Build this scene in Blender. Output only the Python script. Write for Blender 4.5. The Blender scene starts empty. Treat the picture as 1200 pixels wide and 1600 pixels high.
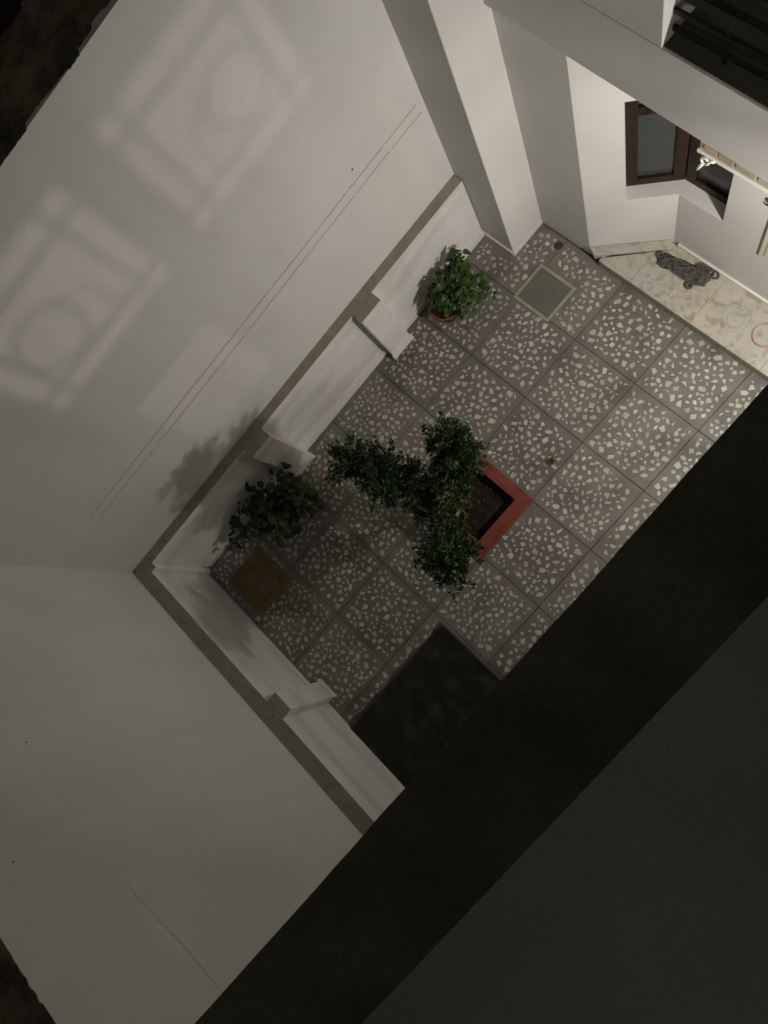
import bpy, bmesh, math, random
from mathutils import Vector, Matrix
rnd = random.Random(7)
S = bpy.context.scene
COL = S.collection

# ------------------------------------------------------------------ camera
cam_d = bpy.data.cameras.new('camera')
cam = bpy.data.objects.new('camera', cam_d); COL.objects.link(cam)
cam_d.sensor_fit = 'HORIZONTAL'; cam_d.sensor_width = 36.0
cam_d.lens = 36.0 * 1158.353 / 1200.0
cam_d.clip_start = 0.02; cam_d.clip_end = 600
RX = Vector((0.6963093, 0.64440672, -0.31605907))
RY = Vector((0.64570203, -0.75469739, -0.11619265))
RZ = Vector((-0.31340428, -0.12317396, -0.94159754))
CAMPOS = Vector((1.6976, -1.3022, 5.9399))
M = Matrix.Identity(4)
for i in range(3):
    M[i][0] = RX[i]; M[i][1] = -RY[i]; M[i][2] = -RZ[i]; M[i][3] = CAMPOS[i]
cam.matrix_world = M
S.camera = cam

# ------------------------------------------------------------------ night sky
W = bpy.data.worlds.new('World'); S.world = W; W.use_nodes = True
bg = W.node_tree.nodes['Background']
bg.inputs[0].default_value = (1.0, 0.97, 0.86, 1); bg.inputs[1].default_value = 0.042

# ------------------------------------------------------------------ exposure
S.view_settings.view_transform = 'Standard'; S.view_settings.look = 'None'
S.view_settings.exposure = 0.0; S.view_settings.gamma = 1.0
S.view_settings.use_curve_mapping = False
S.render.resolution_x = 768; S.render.resolution_y = 1024
S.render.engine = 'CYCLES'
S.cycles.max_bounces = 8; S.cycles.diffuse_bounces = 4

# lamp positions and powers (their fixtures are built further down)
FLOOD = Vector((2.20, 0.20, 2.10)); FLOOD_W = 66.0
BULB = Vector((4.76, -2.0, 4.2)); BULB_W = 122.0
BULB2 = Vector((3.4, -1.2, 4.0)); BULB2_W = 92.0

# ------------------------------------------------------------------ materials
def mat(name, base, rough=0.7, var=0.12, scale=3.0, fine=60.0, bump=0.15, bdist=0.002, spec=0.3,
        stain=None, stain_scale=1.2, stain_lo=0.5, stain_hi=0.75, stain_amt=0.6, metal=0.0, island=0.0, squash=None, objrand=0.0):
    m = bpy.data.materials.new(name); m.use_nodes = True
    nt = m.node_tree; N = nt.nodes; L = nt.links
    b = N['Principled BSDF']; b.inputs['Roughness'].default_value = rough; b.inputs['Metallic'].default_value = metal
    b.inputs['Specular IOR Level'].default_value = spec
    tc = N.new('ShaderNodeNewGeometry')
    def noise(sc, det=5):
        n = N.new('ShaderNodeTexNoise'); n.inputs['Scale'].default_value = sc; n.inputs['Detail'].default_value = det
        L.new(tc.outputs['Position'], n.inputs['Vector']); return n
    n1 = noise(scale); n2 = noise(fine, 3)
    def mr(src, a, b_, c, d):
        q = N.new('ShaderNodeMapRange'); q.inputs[1].default_value = a; q.inputs[2].default_value = b_
        q.inputs[3].default_value = c; q.inputs[4].default_value = d; L.new(src, q.inputs[0]); return q.outputs[0]
    v1 = mr(n1.outputs['Fac'], 0.3, 0.7, 1 - var, 1 + var)
    v2 = mr(n2.outputs['Fac'], 0.3, 0.7, 1 - var * .4, 1 + var * .4)
    mu = N.new('ShaderNodeMath'); mu.operation = 'MULTIPLY'; L.new(v1, mu.inputs[0]); L.new(v2, mu.inputs[1])
    val = mu.outputs[0]
    if island:
        ri = mr(tc.outputs['Random Per Island'], 0, 1, 1 - island, 1 + island * .6)
        m2 = N.new('ShaderNodeMath'); m2.operation = 'MULTIPLY'; L.new(val, m2.inputs[0]); L.new(ri, m2.inputs[1]); val = m2.outputs[0]
    if objrand:
        oi = N.new('ShaderNodeObjectInfo'); ro = mr(oi.outputs['Random'], 0, 1, 1 - objrand, 1 + objrand)
        m3 = N.new('ShaderNodeMath'); m3.operation = 'MULTIPLY'; L.new(val, m3.inputs[0]); L.new(ro, m3.inputs[1]); val = m3.outputs[0]
    vm = N.new('ShaderNodeVectorMath'); vm.operation = 'SCALE'; vm.inputs[0].default_value = base; L.new(val, vm.inputs['Scale'])
    col = vm.outputs[0]
    if stain:
        n3 = noise(stain_scale, 7)
        if squash:
            mp = N.new('ShaderNodeMapping'); mp.inputs['Scale'].default_value = squash; L.new(tc.outputs['Position'], mp.inputs['Vector']); L.new(mp.outputs[0], n3.inputs['Vector'])
        fac = mr(n3.outputs['Fac'], stain_lo, stain_hi, 0, stain_amt)
        mx = N.new('ShaderNodeMix'); mx.data_type = 'RGBA'; L.new(fac, mx.inputs[0]); L.new(col, mx.inputs[6])
        mx.inputs[7].default_value = (*stain, 1); col = mx.outputs[2]
    L.new(col, b.inputs['Base Color'])
    if bump:
        bp = N.new('ShaderNodeBump'); bp.inputs['Strength'].default_value = bump; bp.inputs['Distance'].default_value = bdist
        ad = N.new('ShaderNodeMath'); L.new(n1.outputs['Fac'], ad.inputs[0]); L.new(n2.outputs['Fac'], ad.inputs[1])
        L.new(ad.outputs[0], bp.inputs['Height']); L.new(bp.outputs[0], b.inputs['Normal'])
    m['col'] = 0
    return m

MW = mat('wall_paint', (0.70, 0.688, 0.645), 0.85, 0.045, 1.1, 70, 0.9, 0.0016, 0.15, (0.56, 0.535, 0.475), 1.0, 0.50, 0.72, 0.32, squash=(2.6, 2.6, 0.55))
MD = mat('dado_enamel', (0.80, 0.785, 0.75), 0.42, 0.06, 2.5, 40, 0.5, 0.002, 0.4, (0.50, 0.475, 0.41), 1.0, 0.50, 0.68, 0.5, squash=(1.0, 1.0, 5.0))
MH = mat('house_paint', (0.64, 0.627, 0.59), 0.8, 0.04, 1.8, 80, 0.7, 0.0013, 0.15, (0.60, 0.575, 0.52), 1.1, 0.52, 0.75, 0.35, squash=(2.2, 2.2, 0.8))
MLEDGE = mat('bare_cement', (0.33, 0.305, 0.25), 0.9, 0.12, 7, 120, 0.6, 0.002, 0.2, (0.17, 0.14, 0.10), 9, 0.58, 0.75, 0.5)
MTILE = mat('tile_cement', (0.185, 0.171, 0.144), 0.6, 0.16, 6, 160, 0.5, 0.0012, 0.35, (0.075, 0.062, 0.046), 2.6, 0.50, 0.72, 0.62, objrand=0.14)
MCHIP = mat('marble_chip', (0.50, 0.48, 0.425), 0.45, 0.12, 9, 140, 0.2, 0.0006, 0.4, (0.16, 0.135, 0.10), 2.6, 0.50, 0.74, 0.55, island=0.22, objrand=0.12)
MGROUT = mat('floor_bed', (0.055, 0.047, 0.036), 0.9, 0.2, 6, 90, 0.4)
MGRAN = mat('black_granite', (0.016, 0.0155, 0.013), 0.45, 0.5, 14, 220, 0.2, 0.0006, 0.3, (0.085, 0.078, 0.064), 4.5, 0.51, 0.78, 0.75)
MDUST = mat('granite_edge', (0.09, 0.085, 0.07), 0.8, 0.2)
MRED = mat('red_oxide', (0.205, 0.044, 0.034), 0.65, 0.22, 9, 70, 0.6, 0.002, 0.3, (0.13, 0.065, 0.048), 9, 0.52, 0.74, 0.65)
MSOIL = mat('soil', (0.022, 0.016, 0.010), 0.95, 0.4, 20, 90, 1.0, 0.01, 0.2)
MCLOD = mat('clod', (0.055, 0.042, 0.028), 0.95, 0.3, 30)
MDIRT = mat('dirt', (0.085, 0.072, 0.054), 0.95, 0.35, 14, 90, 0.8)
MTERRA = mat('terracotta', (0.20, 0.075, 0.045), 0.8, 0.15, 9, 70, 0.3)
MPLATE = mat('cover_plate', (0.135, 0.135, 0.105), 0.6, 0.08, 6, 120, 0.3, 0.001, 0.3)
MPFRAME = mat('cover_frame', (0.33, 0.31, 0.25), 0.75, 0.12, 10, 80, 0.3)
MBROWN = mat('ochre_plate', (0.165, 0.115, 0.048), 0.7, 0.2, 9, 90, 0.6, 0.002, 0.3, (0.15, 0.13, 0.095), 5, 0.50, 0.70, 0.65)
MWOOD = mat('brown_wood', (0.024, 0.011, 0.006), 0.5, 0.18, 12, 60, 0.3, 0.001, 0.3)
MBAR = mat('black_steel', (0.008, 0.008, 0.008), 0.5, 0.1, 10, 60, 0.0, spec=0.3)
MDARK = mat('dark_floor', (0.060, 0.058, 0.044), 0.6, 0.15, 3, 60, 0.2)
MROOF = mat('roof_ledge', (0.20, 0.196, 0.148), 0.9, 0.3, 5, 110, 1.0, 0.004, 0.1, (0.13, 0.125, 0.085), 3, 0.45, 0.7, 0.6)
MPARA = mat('parapet_cement', (0.40, 0.40, 0.335), 0.9, 0.18, 7, 260, 1.0, 0.003, 0.1, (0.33, 0.30, 0.24), 2, 0.5, 0.7, 0.5)
MCOPE = mat('mossy_coping', (0.155, 0.135, 0.09), 0.95, 0.6, 6, 40, 1.0, 0.008, 0.1, (0.33, 0.25, 0.15), 5, 0.52, 0.7, 0.7)
MSMEAR = mat('paint_smear', (0.26, 0.245, 0.21), 0.9, 0.3, 20, 90, 0.6)
MCREAM = mat('cream_plastic', (0.62, 0.58, 0.46), 0.55, 0.06, 8, 60, 0.1)
MSLAT = mat('tan_slat', (0.34, 0.28, 0.20), 0.6, 0.15, 12, 60, 0.2)
MWHITE = mat('white_plastic', (0.7, 0.69, 0.64), 0.4, 0.05, 8, 60, 0.05)
MLEAD = mat('crack_dark', (0.33, 0.31, 0.27), 0.9, 0.2)
MHOLE = mat('hole_dark', (0.06, 0.05, 0.04), 0.9, 0.2)
MCLOTH = mat('grey_cloth', (0.105, 0.098, 0.082), 0.95, 0.3, 30, 200, 0.8, 0.003, 0.1)
MBARK = mat('bark', (0.34, 0.30, 0.23), 0.85, 0.25, 30, 90, 0.6, 0.002)
MSTEM = mat('green_stem', (0.09, 0.12, 0.035), 0.7, 0.2, 20)
MDRY = mat('dry_leaf', (0.085, 0.042, 0.022), 0.8, 0.2, 30)
MGROUND = mat('dark_earth', (0.035, 0.030, 0.022), 0.95, 0.3, 2, 20, 0.6, 0.01, 0.1)
MLAMPB = mat('lamp_housing', (0.05, 0.05, 0.05), 0.5, 0.05)

def glass_mat(name, base, rough):
    m = bpy.data.materials.new(name); m.use_nodes = True
    nt = m.node_tree; b = nt.nodes['Principled BSDF']
    b.inputs['Base Color'].default_value = (*base, 1); b.inputs['Roughness'].default_value = rough
    n = nt.nodes.new('ShaderNodeTexNoise'); n.inputs['Scale'].default_value = 9; n.inputs['Detail'].default_value = 6
    g = nt.nodes.new('ShaderNodeNewGeometry'); nt.links.new(g.outputs['Position'], n.inputs['Vector'])
    r = nt.nodes.new('ShaderNodeMapRange'); r.inputs[1].default_value = .3; r.inputs[2].default_value = .7
    r.inputs[3].default_value = rough * .7; r.inputs[4].default_value = min(1, rough * 1.6)
    nt.links.new(n.outputs['Fac'], r.inputs[0]); nt.links.new(r.outputs[0], b.inputs['Roughness'])
    return m
MPANE = glass_mat('frosted_pane', (0.050, 0.054, 0.050), 0.3)

def leaf_mat(name, c, v=0.45, rough=0.45):
    m = bpy.data.materials.new(name); m.use_nodes = True
    nt = m.node_tree; N = nt.nodes; L = nt.links; b = N['Principled BSDF']
    b.inputs['Roughness'].default_value = rough; b.inputs['Specular IOR Level'].default_value = 0.35
    g = N.new('ShaderNodeNewGeometry'); oi = N.new('ShaderNodeObjectInfo')
    ad = N.new('ShaderNodeMath'); L.new(g.outputs['Random Per Island'], ad.inputs[0]); L.new(oi.outputs['Random'], ad.inputs[1])
    fr = N.new('ShaderNodeMath'); fr.operation = 'FRACT'; L.new(ad.outputs[0], fr.inputs[0])
    cr = N.new('ShaderNodeValToRGB'); e = cr.color_ramp.elements
    e[0].color = (c[0] * (1 - v), c[1] * (1 - v), c[2] * (1 - v), 1); e[1].color = (c[0] * (1 + v), c[1] * (1 + v * .8), c[2] * (1 + v * .4), 1)
    L.new(fr.outputs[0], cr.inputs[0]); L.new(cr.outputs[0], b.inputs['Base Color'])
    t = N.new('ShaderNodeBsdfTranslucent'); L.new(cr.outputs[0], t.inputs[0])
    ms = N.new('ShaderNodeMixShader'); ms.inputs[0].default_value = 0.25
    L.new(b.outputs[0], ms.inputs[1]); L.new(t.outputs[0], ms.inputs[2]); L.new(ms.outputs[0], N['Material Output'].inputs[0])
    return m
MLEAF1 = leaf_mat('pothos_leaf', (0.050, 0.098, 0.018))
MLEAF2 = leaf_mat('shrub_leaf', (0.038, 0.066, 0.016))
MLEAF3 = leaf_mat('tree_leaf', (0.033, 0.066, 0.022), 0.55)
MLEAF4 = leaf_mat('tree_leaf_old', (0.052, 0.070, 0.021), 0.5)

def marble_mat():
    m = mat('marble_floor', (0.50, 0.45, 0.355), 0.35, 0.08, 5, 60, 0.1, 0.0006, 0.4, (0.45, 0.44, 0.405), 2.0, 0.42, 0.58, 0.8)
    nt = m.node_tree; N = nt.nodes; L = nt.links; b = N['Principled BSDF']
    src = b.inputs['Base Color'].links[0].from_socket
    g = N.new('ShaderNodeNewGeometry')
    def mixc(fac, col, c):
        mx = N.new('ShaderNodeMix'); mx.data_type = 'RGBA'; L.new(fac, mx.inputs[0]); L.new(col, mx.inputs[6]); mx.inputs[7].default_value = (*c, 1); return mx.outputs[2]
    def mr(s, a, b_, c, d):
        q = N.new('ShaderNodeMapRange'); q.inputs[1].default_value = a; q.inputs[2].default_value = b_; q.inputs[3].default_value = c; q.inputs[4].default_value = d; L.new(s, q.inputs[0]); return q.outputs[0]
    # veins: thin isolines of a warped noise
    n = N.new('ShaderNodeTexNoise'); n.inputs['Scale'].default_value = 4.5; n.inputs['Detail'].default_value = 8; n.inputs['Distortion'].default_value = 1.2
    L.new(g.outputs['Position'], n.inputs['Vector'])
    s = N.new('ShaderNodeMath'); s.operation = 'SUBTRACT'; L.new(n.outputs['Fac'], s.inputs[0]); s.inputs[1].default_value = 0.5
    a = N.new('ShaderNodeMath'); a.operation = 'ABSOLUTE'; L.new(s.outputs[0], a.inputs[0])
    col = mixc(mr(a.outputs[0], 0.0, 0.012, 0.35, 0.0), src, (0.24, 0.20, 0.14))
    # wet smudges
    n2 = N.new('ShaderNodeTexNoise'); n2.inputs['Scale'].default_value = 7; n2.inputs['Detail'].default_value = 9; n2.inputs['Distortion'].default_value = 2.0
    L.new(g.outputs['Position'], n2.inputs['Vector'])
    col = mixc(mr(n2.outputs['Fac'], 0.48, 0.72, 0, 0.8), col, (0.25, 0.215, 0.16))
    # ring marks left by bucket bottoms
    def ring(cx, cy, r, w, c, amt, ns):
        nonlocal col
        nn = N.new('ShaderNodeTexNoise'); nn.inputs['Scale'].default_value = ns; nn.inputs['Detail'].default_value = 4
        L.new(g.outputs['Position'], nn.inputs['Vector'])
        sp = N.new('ShaderNodeSeparateXYZ'); L.new(g.outputs['Position'], sp.inputs[0])
        cb = N.new('ShaderNodeCombineXYZ'); L.new(sp.outputs[0], cb.inputs[0]); L.new(sp.outputs[1], cb.inputs[1])
        d = N.new('ShaderNodeVectorMath'); d.operation = 'DISTANCE'; L.new(cb.outputs[0], d.inputs[0]); d.inputs[1].default_value = (cx, cy, 0)
        q = N.new('ShaderNodeMath'); q.operation = 'SUBTRACT'; L.new(d.outputs['Value'], q.inputs[0]); q.inputs[1].default_value = r
        wv = mr(nn.outputs['Fac'], 0.3, 0.7, -w * .4, w * .4)
        q2 = N.new('ShaderNodeMath'); L.new(q.outputs[0], q2.inputs[0]); L.new(wv, q2.inputs[1])
        q3 = N.new('ShaderNodeMath'); q3.operation = 'ABSOLUTE'; L.new(q2.outputs[0], q3.inputs[0])
        f1 = mr(q3.outputs[0], w * .35, w, amt, 0); f2 = mr(nn.outputs['Fac'], 0.32, 0.55, 0.25, 1.0)
        f = N.new('ShaderNodeMath'); f.operation = 'MULTIPLY'; L.new(f1, f.inputs[0]); L.new(f2, f.inputs[1])
        col = mixc(f.outputs[0], col, c)
    ring(1.100, 0.800, 0.085, 0.010, (0.30, 0.105, 0.025), 0.95, 9)
    ring(0.850, 0.780, 0.080, 0.007, (0.25, 0.20, 0.14), 0.4, 14)
    ring(0.865, 0.775, 0.060, 0.006, (0.25, 0.20, 0.14), 0.3, 17)
    ring(0.860, 0.785, 0.105, 0.009, (0.27, 0.22, 0.15), 0.25, 12)
    ring(0.560, 0.800, 0.085, 0.005, (0.26, 0.21, 0.14), 0.3, 13)
    L.new(col, b.inputs['Base Color'])
    return m
MMARB = marble_mat()

# ------------------------------------------------------------------ mesh helpers
class MB:
    def __init__(s): s.v = []; s.f = []
    def poly(s, pts):
        n = len(s.v); s.v += [tuple(p) for p in pts]; s.f.append(tuple(range(n, n + len(pts))))
    def box(s, x0, x1, y0, y1, z0, z1):
        n = len(s.v)
        s.v += [(x0, y0, z0), (x1, y0, z0), (x1, y1, z0), (x0, y1, z0), (x0, y0, z1), (x1, y0, z1), (x1, y1, z1), (x0, y1, z1)]
        for q in ((0, 3, 2, 1), (4, 5, 6, 7), (0, 1, 5, 4), (1, 2, 6, 5), (2, 3, 7, 6), (3, 0, 4, 7)): s.f.append(tuple(n + k for k in q))
        return s
    def prism(s, pts, z0, z1):          # counter-clockwise plan outline
        n = len(s.v); k = len(pts)
        a = sum(pts[i][0] * pts[(i + 1) % k][1] - pts[(i + 1) % k][0] * pts[i][1] for i in range(k))
        if a < 0: pts = pts[::-1]
        s.v += [(p[0], p[1], z0) for p in pts] + [(p[0], p[1], z1) for p in pts]
        s.f.append(tuple(n + i for i in reversed(range(k)))); s.f.append(tuple(n + k + i for i in range(k)))
        for i in range(k):
            j = (i + 1) % k; s.f.append((n + i, n + j, n + k + j, n + k + i))
        return s
    def tube(s, pts, rad, seg=8, cap=True):
        pts = [Vector(p) for p in pts]; n0 = len(s.v)
        up = Vector((0, 0, 1)); prev = None
        for i, p in enumerate(pts):
            t = (pts[min(i + 1, len(pts) - 1)] - pts[max(i - 1, 0)]); t = t.normalized() if t.length > 1e-9 else up
            if prev is None:
                a = t.orthogonal().normalized()
            else:
                a = prev - t * prev.dot(t); a = a.normalized() if a.length > 1e-6 else t.orthogonal().normalized()
            prev = a; b = t.cross(a); r = rad[i] if isinstance(rad, (list, tuple)) else rad
            for k in range(seg):
                an = 2 * math.pi * k / seg; s.v.append(tuple(p + a * (r * math.cos(an)) + b * (r * math.sin(an))))
        for i in range(len(pts) - 1):
            for k in range(seg):
                k2 = (k + 1) % seg; s.f.append((n0 + i * seg + k, n0 + i * seg + k2, n0 + (i + 1) * seg + k2, n0 + (i + 1) * seg + k))
        if cap:
            s.f.append(tuple(n0 + k for k in reversed(range(seg)))); m = n0 + (len(pts) - 1) * seg; s.f.append(tuple(m + k for k in range(seg)))
        return s
    def lathe(s, prof, c, seg=24):       # prof: (radius, z)
        n0 = len(s.v)
        for r, z in prof:
            for k in range(seg):
                an = 2 * math.pi * k / seg; s.v.append((c[0] + r * math.cos(an), c[1] + r * math.sin(an), c[2] + z))
        for i in range(len(prof) - 1):
            for k in range(seg):
                k2 = (k + 1) % seg; s.f.append((n0 + i * seg + k, n0 + i * seg + k2, n0 + (i + 1) * seg + k2, n0 + (i + 1) * seg + k))
        return s
    def mesh(s, name, m, smooth=False):
        me = bpy.data.meshes.new(name); me.from_pydata(s.v, [], s.f); me.materials.append(m)
        if smooth: me.polygons.foreach_set('use_smooth', [True] * len(me.polygons))
        me.update(); return me
    def build(s, name, m, parent=None, smooth=False, bevel=0.0):
        o = bpy.data.objects.new(name, s.mesh(name, m, smooth)); COL.objects.link(o)
        if parent: o.parent = parent; o.matrix_parent_inverse = parent.matrix_world.inverted()
        if bevel:
            md = o.modifiers.new('bevel', 'BEVEL'); md.width = bevel; md.segments = 2; md.limit_method = 'ANGLE'
        return o
def thing(name, label, cat, loc=(0, 0, 0), group=None):
    o = bpy.data.objects.new(name, None); COL.objects.link(o); o.location = loc; o.empty_display_size = .1
    o.matrix_world = Matrix.Translation(loc)
    o['label'] = label; o['category'] = cat
    if group: o['group'] = group
    return o
def tag(o, label, cat, group=None):
    o['label'] = label; o['category'] = cat
    if group: o['group'] = group
    return o
def struct(o, label=None):
    o['kind'] = 'structure'
    if label: o['label'] = label
    return o

# ================================================================== GROUND
struct(MB().box(-120, 120, -120, 120, -0.5, -0.06).build('ground', MGROUND), 'dark bare earth outside the boundary walls')
floor = struct(MB().box(-1.30, 4.25, -3.75, 1.02, -0.055, -0.012).build('courtyard_floor', MGROUT), 'grey courtyard floor of square mosaic tiles with white marble chips')

COVER = (-0.645, -0.268, -0.020, 0.330)
OCHRE = (-0.975, -0.525, -3.500, -3.078)
GRAN = (0.735, -2.430)
def blocked(x, y, m=0.02):
    if COVER[0] - m < x < COVER[1] + m and COVER[2] - m < y < COVER[3] + m: return True
    if OCHRE[0] - m < x < OCHRE[1] + m and OCHRE[2] - m < y < OCHRE[3] + m: return True
    if x > GRAN[0] - m and y < GRAN[1] + m: return True
    if x < -1.22 + m or y < -3.62 + m: return True
    if x < -0.86 + m and y > 0.24 - m: return True
    if y > 0.57 - m: return True
    return False
tile_pool = []
for k in range(5):
    b = bmesh.new(); g = 0.0019
    bmesh.ops.create_cube(b, size=1.0, matrix=Matrix.Diagonal((0.6 - g * 2, 0.6 - g * 2, 0.03, 1)))
    bmesh.ops.bevel(b, geom=[e for e in b.edges], offset=0.0025, segments=1, affect='EDGES')
    me = bpy.data.meshes.new('tile'); b.to_mesh(me); b.free(); me.materials.append(MTILE); tile_pool.append(me)
chip_meshes = []
def chip_outline(r):
    n = r.choice([3, 4, 4, 4, 4, 4, 4, 5]); ph = r.uniform(0, 6.28); asp = r.uniform(0.55, 1.0)
    pts = []
    for i in range(n):
        a = ph + 2 * math.pi * (i + r.uniform(-.30, .30)) / n; q = r.uniform(.68, 1.18)
        pts.append((math.cos(a) * q, math.sin(a) * q * asp))
    # cut corners a little
    out = []
    for i in range(n):
        p = pts[i]; a = pts[i - 1]; c = pts[(i + 1) % n]
        out.append((p[0] * .95 + a[0] * .05, p[1] * .95 + a[1] * .05)); out.append((p[0] * .95 + c[0] * .05, p[1] * .95 + c[1] * .05))
    return out
OUT = [chip_outline(rnd) for _ in range(44)]
for o_ in OUT:
    chip_meshes.append(MB().prism([(x, y) for x, y in o_], -1.0, 1.0).mesh('stone_chip', MCHIP))
chips = []
tiles = {}
ti = 0
for ix in range(-2, 7):
    for iy in range(-6, 1):
        x0, y0 = ix * 0.6, iy * 0.6
        cx, cy = x0 + .3, y0 + .3
        o = bpy.data.objects.new('tile', tile_pool[ti % 5]); ti += 1; COL.objects.link(o); o.parent = floor
        o.location = (cx, cy, -0.015 + rnd.uniform(-.0012, .0012)); o.rotation_euler = (rnd.uniform(-.002, .002), rnd.uniform(-.002, .002), rnd.uniform(-.003, .003))
        tiles[(ix, iy)] = o
        if x0 > 1.9: continue
        pts = []; tries = 0
        while tries < 1500:
            tries += 1
            x = rnd.uniform(x0 + .042, x0 + .558); y = rnd.uniform(y0 + .042, y0 + .558)
            s = (.0315 - .0135 * min(1, tries / 900)) * rnd.uniform(.70, 1.18)
            if all((x - q[0]) ** 2 + (y - q[1]) ** 2 > ((s + q[2]) * .87 + .0035) ** 2 for q in pts): pts.append((x, y, s))
        for x, y, s in pts:
            if blocked(x, y): continue
            d = (Vector((x, y, 0)) - CAMPOS).length
            vis = x < 1.45 and not (0.0 < x < .7 and -1.9 < y < -1.1) and not (x < -.6 and -3.2 < y < -2.3)
            chips.append(((s / d) if vis else 0, x, y, s, (ix, iy)))
chips.sort(reverse=True)
rest = MB()
for n, (w, x, y, s, key) in enumerate(chips):
    k = rnd.randrange(len(OUT)); a = rnd.uniform(0, 6.28)
    if n < 300:
        t = tiles[key]
        o = bpy.data.objects.new('stone_chip', chip_meshes[k]); COL.objects.link(o); o.parent = t
        o.location = (x - t.location.x, y - t.location.y, 0.0125); o.rotation_euler = (0, 0, a); o.scale = (s, s, .004)
    else:
        ca, sa = math.cos(a), math.sin(a)
        rest.prism([(x + s * (p[0] * ca - p[1] * sa), y + s * (p[0] * sa + p[1] * ca)) for p in OUT[k]], -0.0065, 0.0016)
o = rest.build('stone_chips', MCHIP, floor); o['kind'] = 'stuff'
# floor drain
dr = thing('floor_drain', 'small round dark drain cover in the floor by the grey house wall', 'drain', (-.625, .525, 0))
MB().lathe([(0.0, .006), (.030, .006), (.034, .004), (.036, -.01)], (-.625, .525, 0), 20).build('cover', MGROUT, dr, True)
MB().lathe([(.036, .003), (.042, .0065), (.047, .0025), (.047, -.01)], (-.625, .525, 0), 20).build('rim', MTILE, dr, True)

# black granite slabs
gr = struct(MB().box(GRAN[0] + .01, 4.2, -3.615, GRAN[1] - .01, -0.004, 0.008).build('granite_floor', MGROUT), 'black polished granite slabs laid beside the boundary wall')
xs = [GRAN[0], 1.62, 2.5, 3.38, 4.2]; ys = [-3.62, -3.058, GRAN[1]]
for i in range(4):
    for j in range(2):
        MB().box(xs[i] + .002, xs[i + 1] - .002, ys[j] + .002, ys[j + 1] - .002, 0.0085, 0.026 - .0015 * j).build('slab', MGRAN, gr, bevel=.002)
MB().box(GRAN[0], 4.2, GRAN[1] + .0005, GRAN[1] + .008, -.004, .018).build('edging', MDUST, gr)
MB().box(GRAN[0] - .008, GRAN[0] - .0005, -3.62, -3.05, -.004, .02).build('edging', MDUST, gr)

m = MB(); P = []
for q in range(121):
    t = q / 120; y = -3.60 + t * 1.17; w = .026 + .016 * math.sin(q * .17) * math.sin(q * .071 + 1) + rnd.uniform(-.003, .003)
    P.append((y, GRAN[0] - .0085 - max(.006, w)))
for (y0, a), (y1, b) in zip(P[:-1], P[1:]): m.poly([(a, y0, .0024), (GRAN[0] - .0086, y0, .012), (GRAN[0] - .0086, y1, .012), (b, y1, .0024)])
m.build('dirt', MDIRT, gr, True)['kind'] = 'stuff'
# ================================================================== BOUNDARY WALLS
WX = -1.31; WY = -3.742; DX = -1.222; DY = -3.612; DZ = 0.84; LT = 3.71; BT = 3.63
def ragged_cap(name, along, lo, hi, front, back, z, parent, axis, sgn):
    # rough mortar cap: front edge wanders, surface lumpy
    n = int((hi - lo) / 0.016); m = MB(); rows = 9
    r = random.Random(3 if axis == 'y' else 8)
    off = [-.01]
    for i in range(n): off.append(max(-.045, min(.003, off[-1] + r.uniform(-.004, .0045) + (r.choice([-.028, .022, .016]) if r.random() < .16 else 0))))
    for i in range(n + 1):
        t = lo + (hi - lo) * i / n
        for k in range(rows):
            u = k / (rows - 1)
            q = front + sgn * off[i] + (back - front) * u
            zz = z + .005 + r.uniform(-.002, .004) + .018 * math.sin(math.pi * u) * (1 + .3 * math.sin(t * 5 + k))
            if k == 0: zz = z - .001
            m.v.append((q, t, zz) if axis == 'y' else (t, q, zz))
    for i in range(n):
        for k in range(rows - 1):
            a = i * rows + k; f = (a, a + 1, a + rows + 1, a + rows)
            m.f.append(f if (axis == 'y') else f)
    return m.build(name, MCOPE, parent, True)
def crack(parent, axis, plane, pts, w, name='crack', proud=.0012):
    m = MB(); r = random.Random(len(pts))
    P = []
    for (a, za), (b, zb) in zip(pts[:-1], pts[1:]):
        n = max(2, int(abs(b - a) / .02))
        for i in range(n): P.append((a + (b - a) * i / n, za + (zb - za) * i / n + r.uniform(-.0016, .0016)))
    for (a, za), (b, zb) in zip(P[:-1], P[1:]):
        if r.random() < .012: continue
        ww = w * r.uniform(.5, 1.1) / 2
        q = [(a, za - ww), (b, zb - ww), (b, zb + ww), (a, za + ww)]
        m.poly([(plane + proud, t, z) if axis == 'y' else (t, plane + proud, z) for t, z in q])
    return m.build(name, MLEAD, parent)
# --- wall on the left
lw = thing('boundary_wall', 'long white boundary wall with grille light patches and two potted shrubs at its foot', 'wall', (WX, -1.7, 0))
MB().box(WX - .42, WX, -4.15, 0.60, -.05, LT).build('wall_face', MW, lw)
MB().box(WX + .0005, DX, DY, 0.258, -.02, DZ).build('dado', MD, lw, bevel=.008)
MB().box(WX + .001, DX - .002, DY, 0.257, DZ + .0005, DZ + .006).build('ledge', MLEDGE, lw)
for y0, y1 in ((-1.02, -.795), (-2.365, -2.14)):
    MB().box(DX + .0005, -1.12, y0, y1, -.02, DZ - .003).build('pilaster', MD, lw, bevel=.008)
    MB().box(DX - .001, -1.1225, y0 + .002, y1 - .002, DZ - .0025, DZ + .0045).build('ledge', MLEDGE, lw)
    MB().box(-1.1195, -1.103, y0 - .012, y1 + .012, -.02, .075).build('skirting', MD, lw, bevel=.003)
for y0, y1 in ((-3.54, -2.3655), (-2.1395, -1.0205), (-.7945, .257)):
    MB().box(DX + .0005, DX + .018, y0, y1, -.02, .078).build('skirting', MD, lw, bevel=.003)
ragged_cap('coping', 'y', -4.15, .60, WX + .002, WX - .42, LT, lw, 'y', 1)
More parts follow.
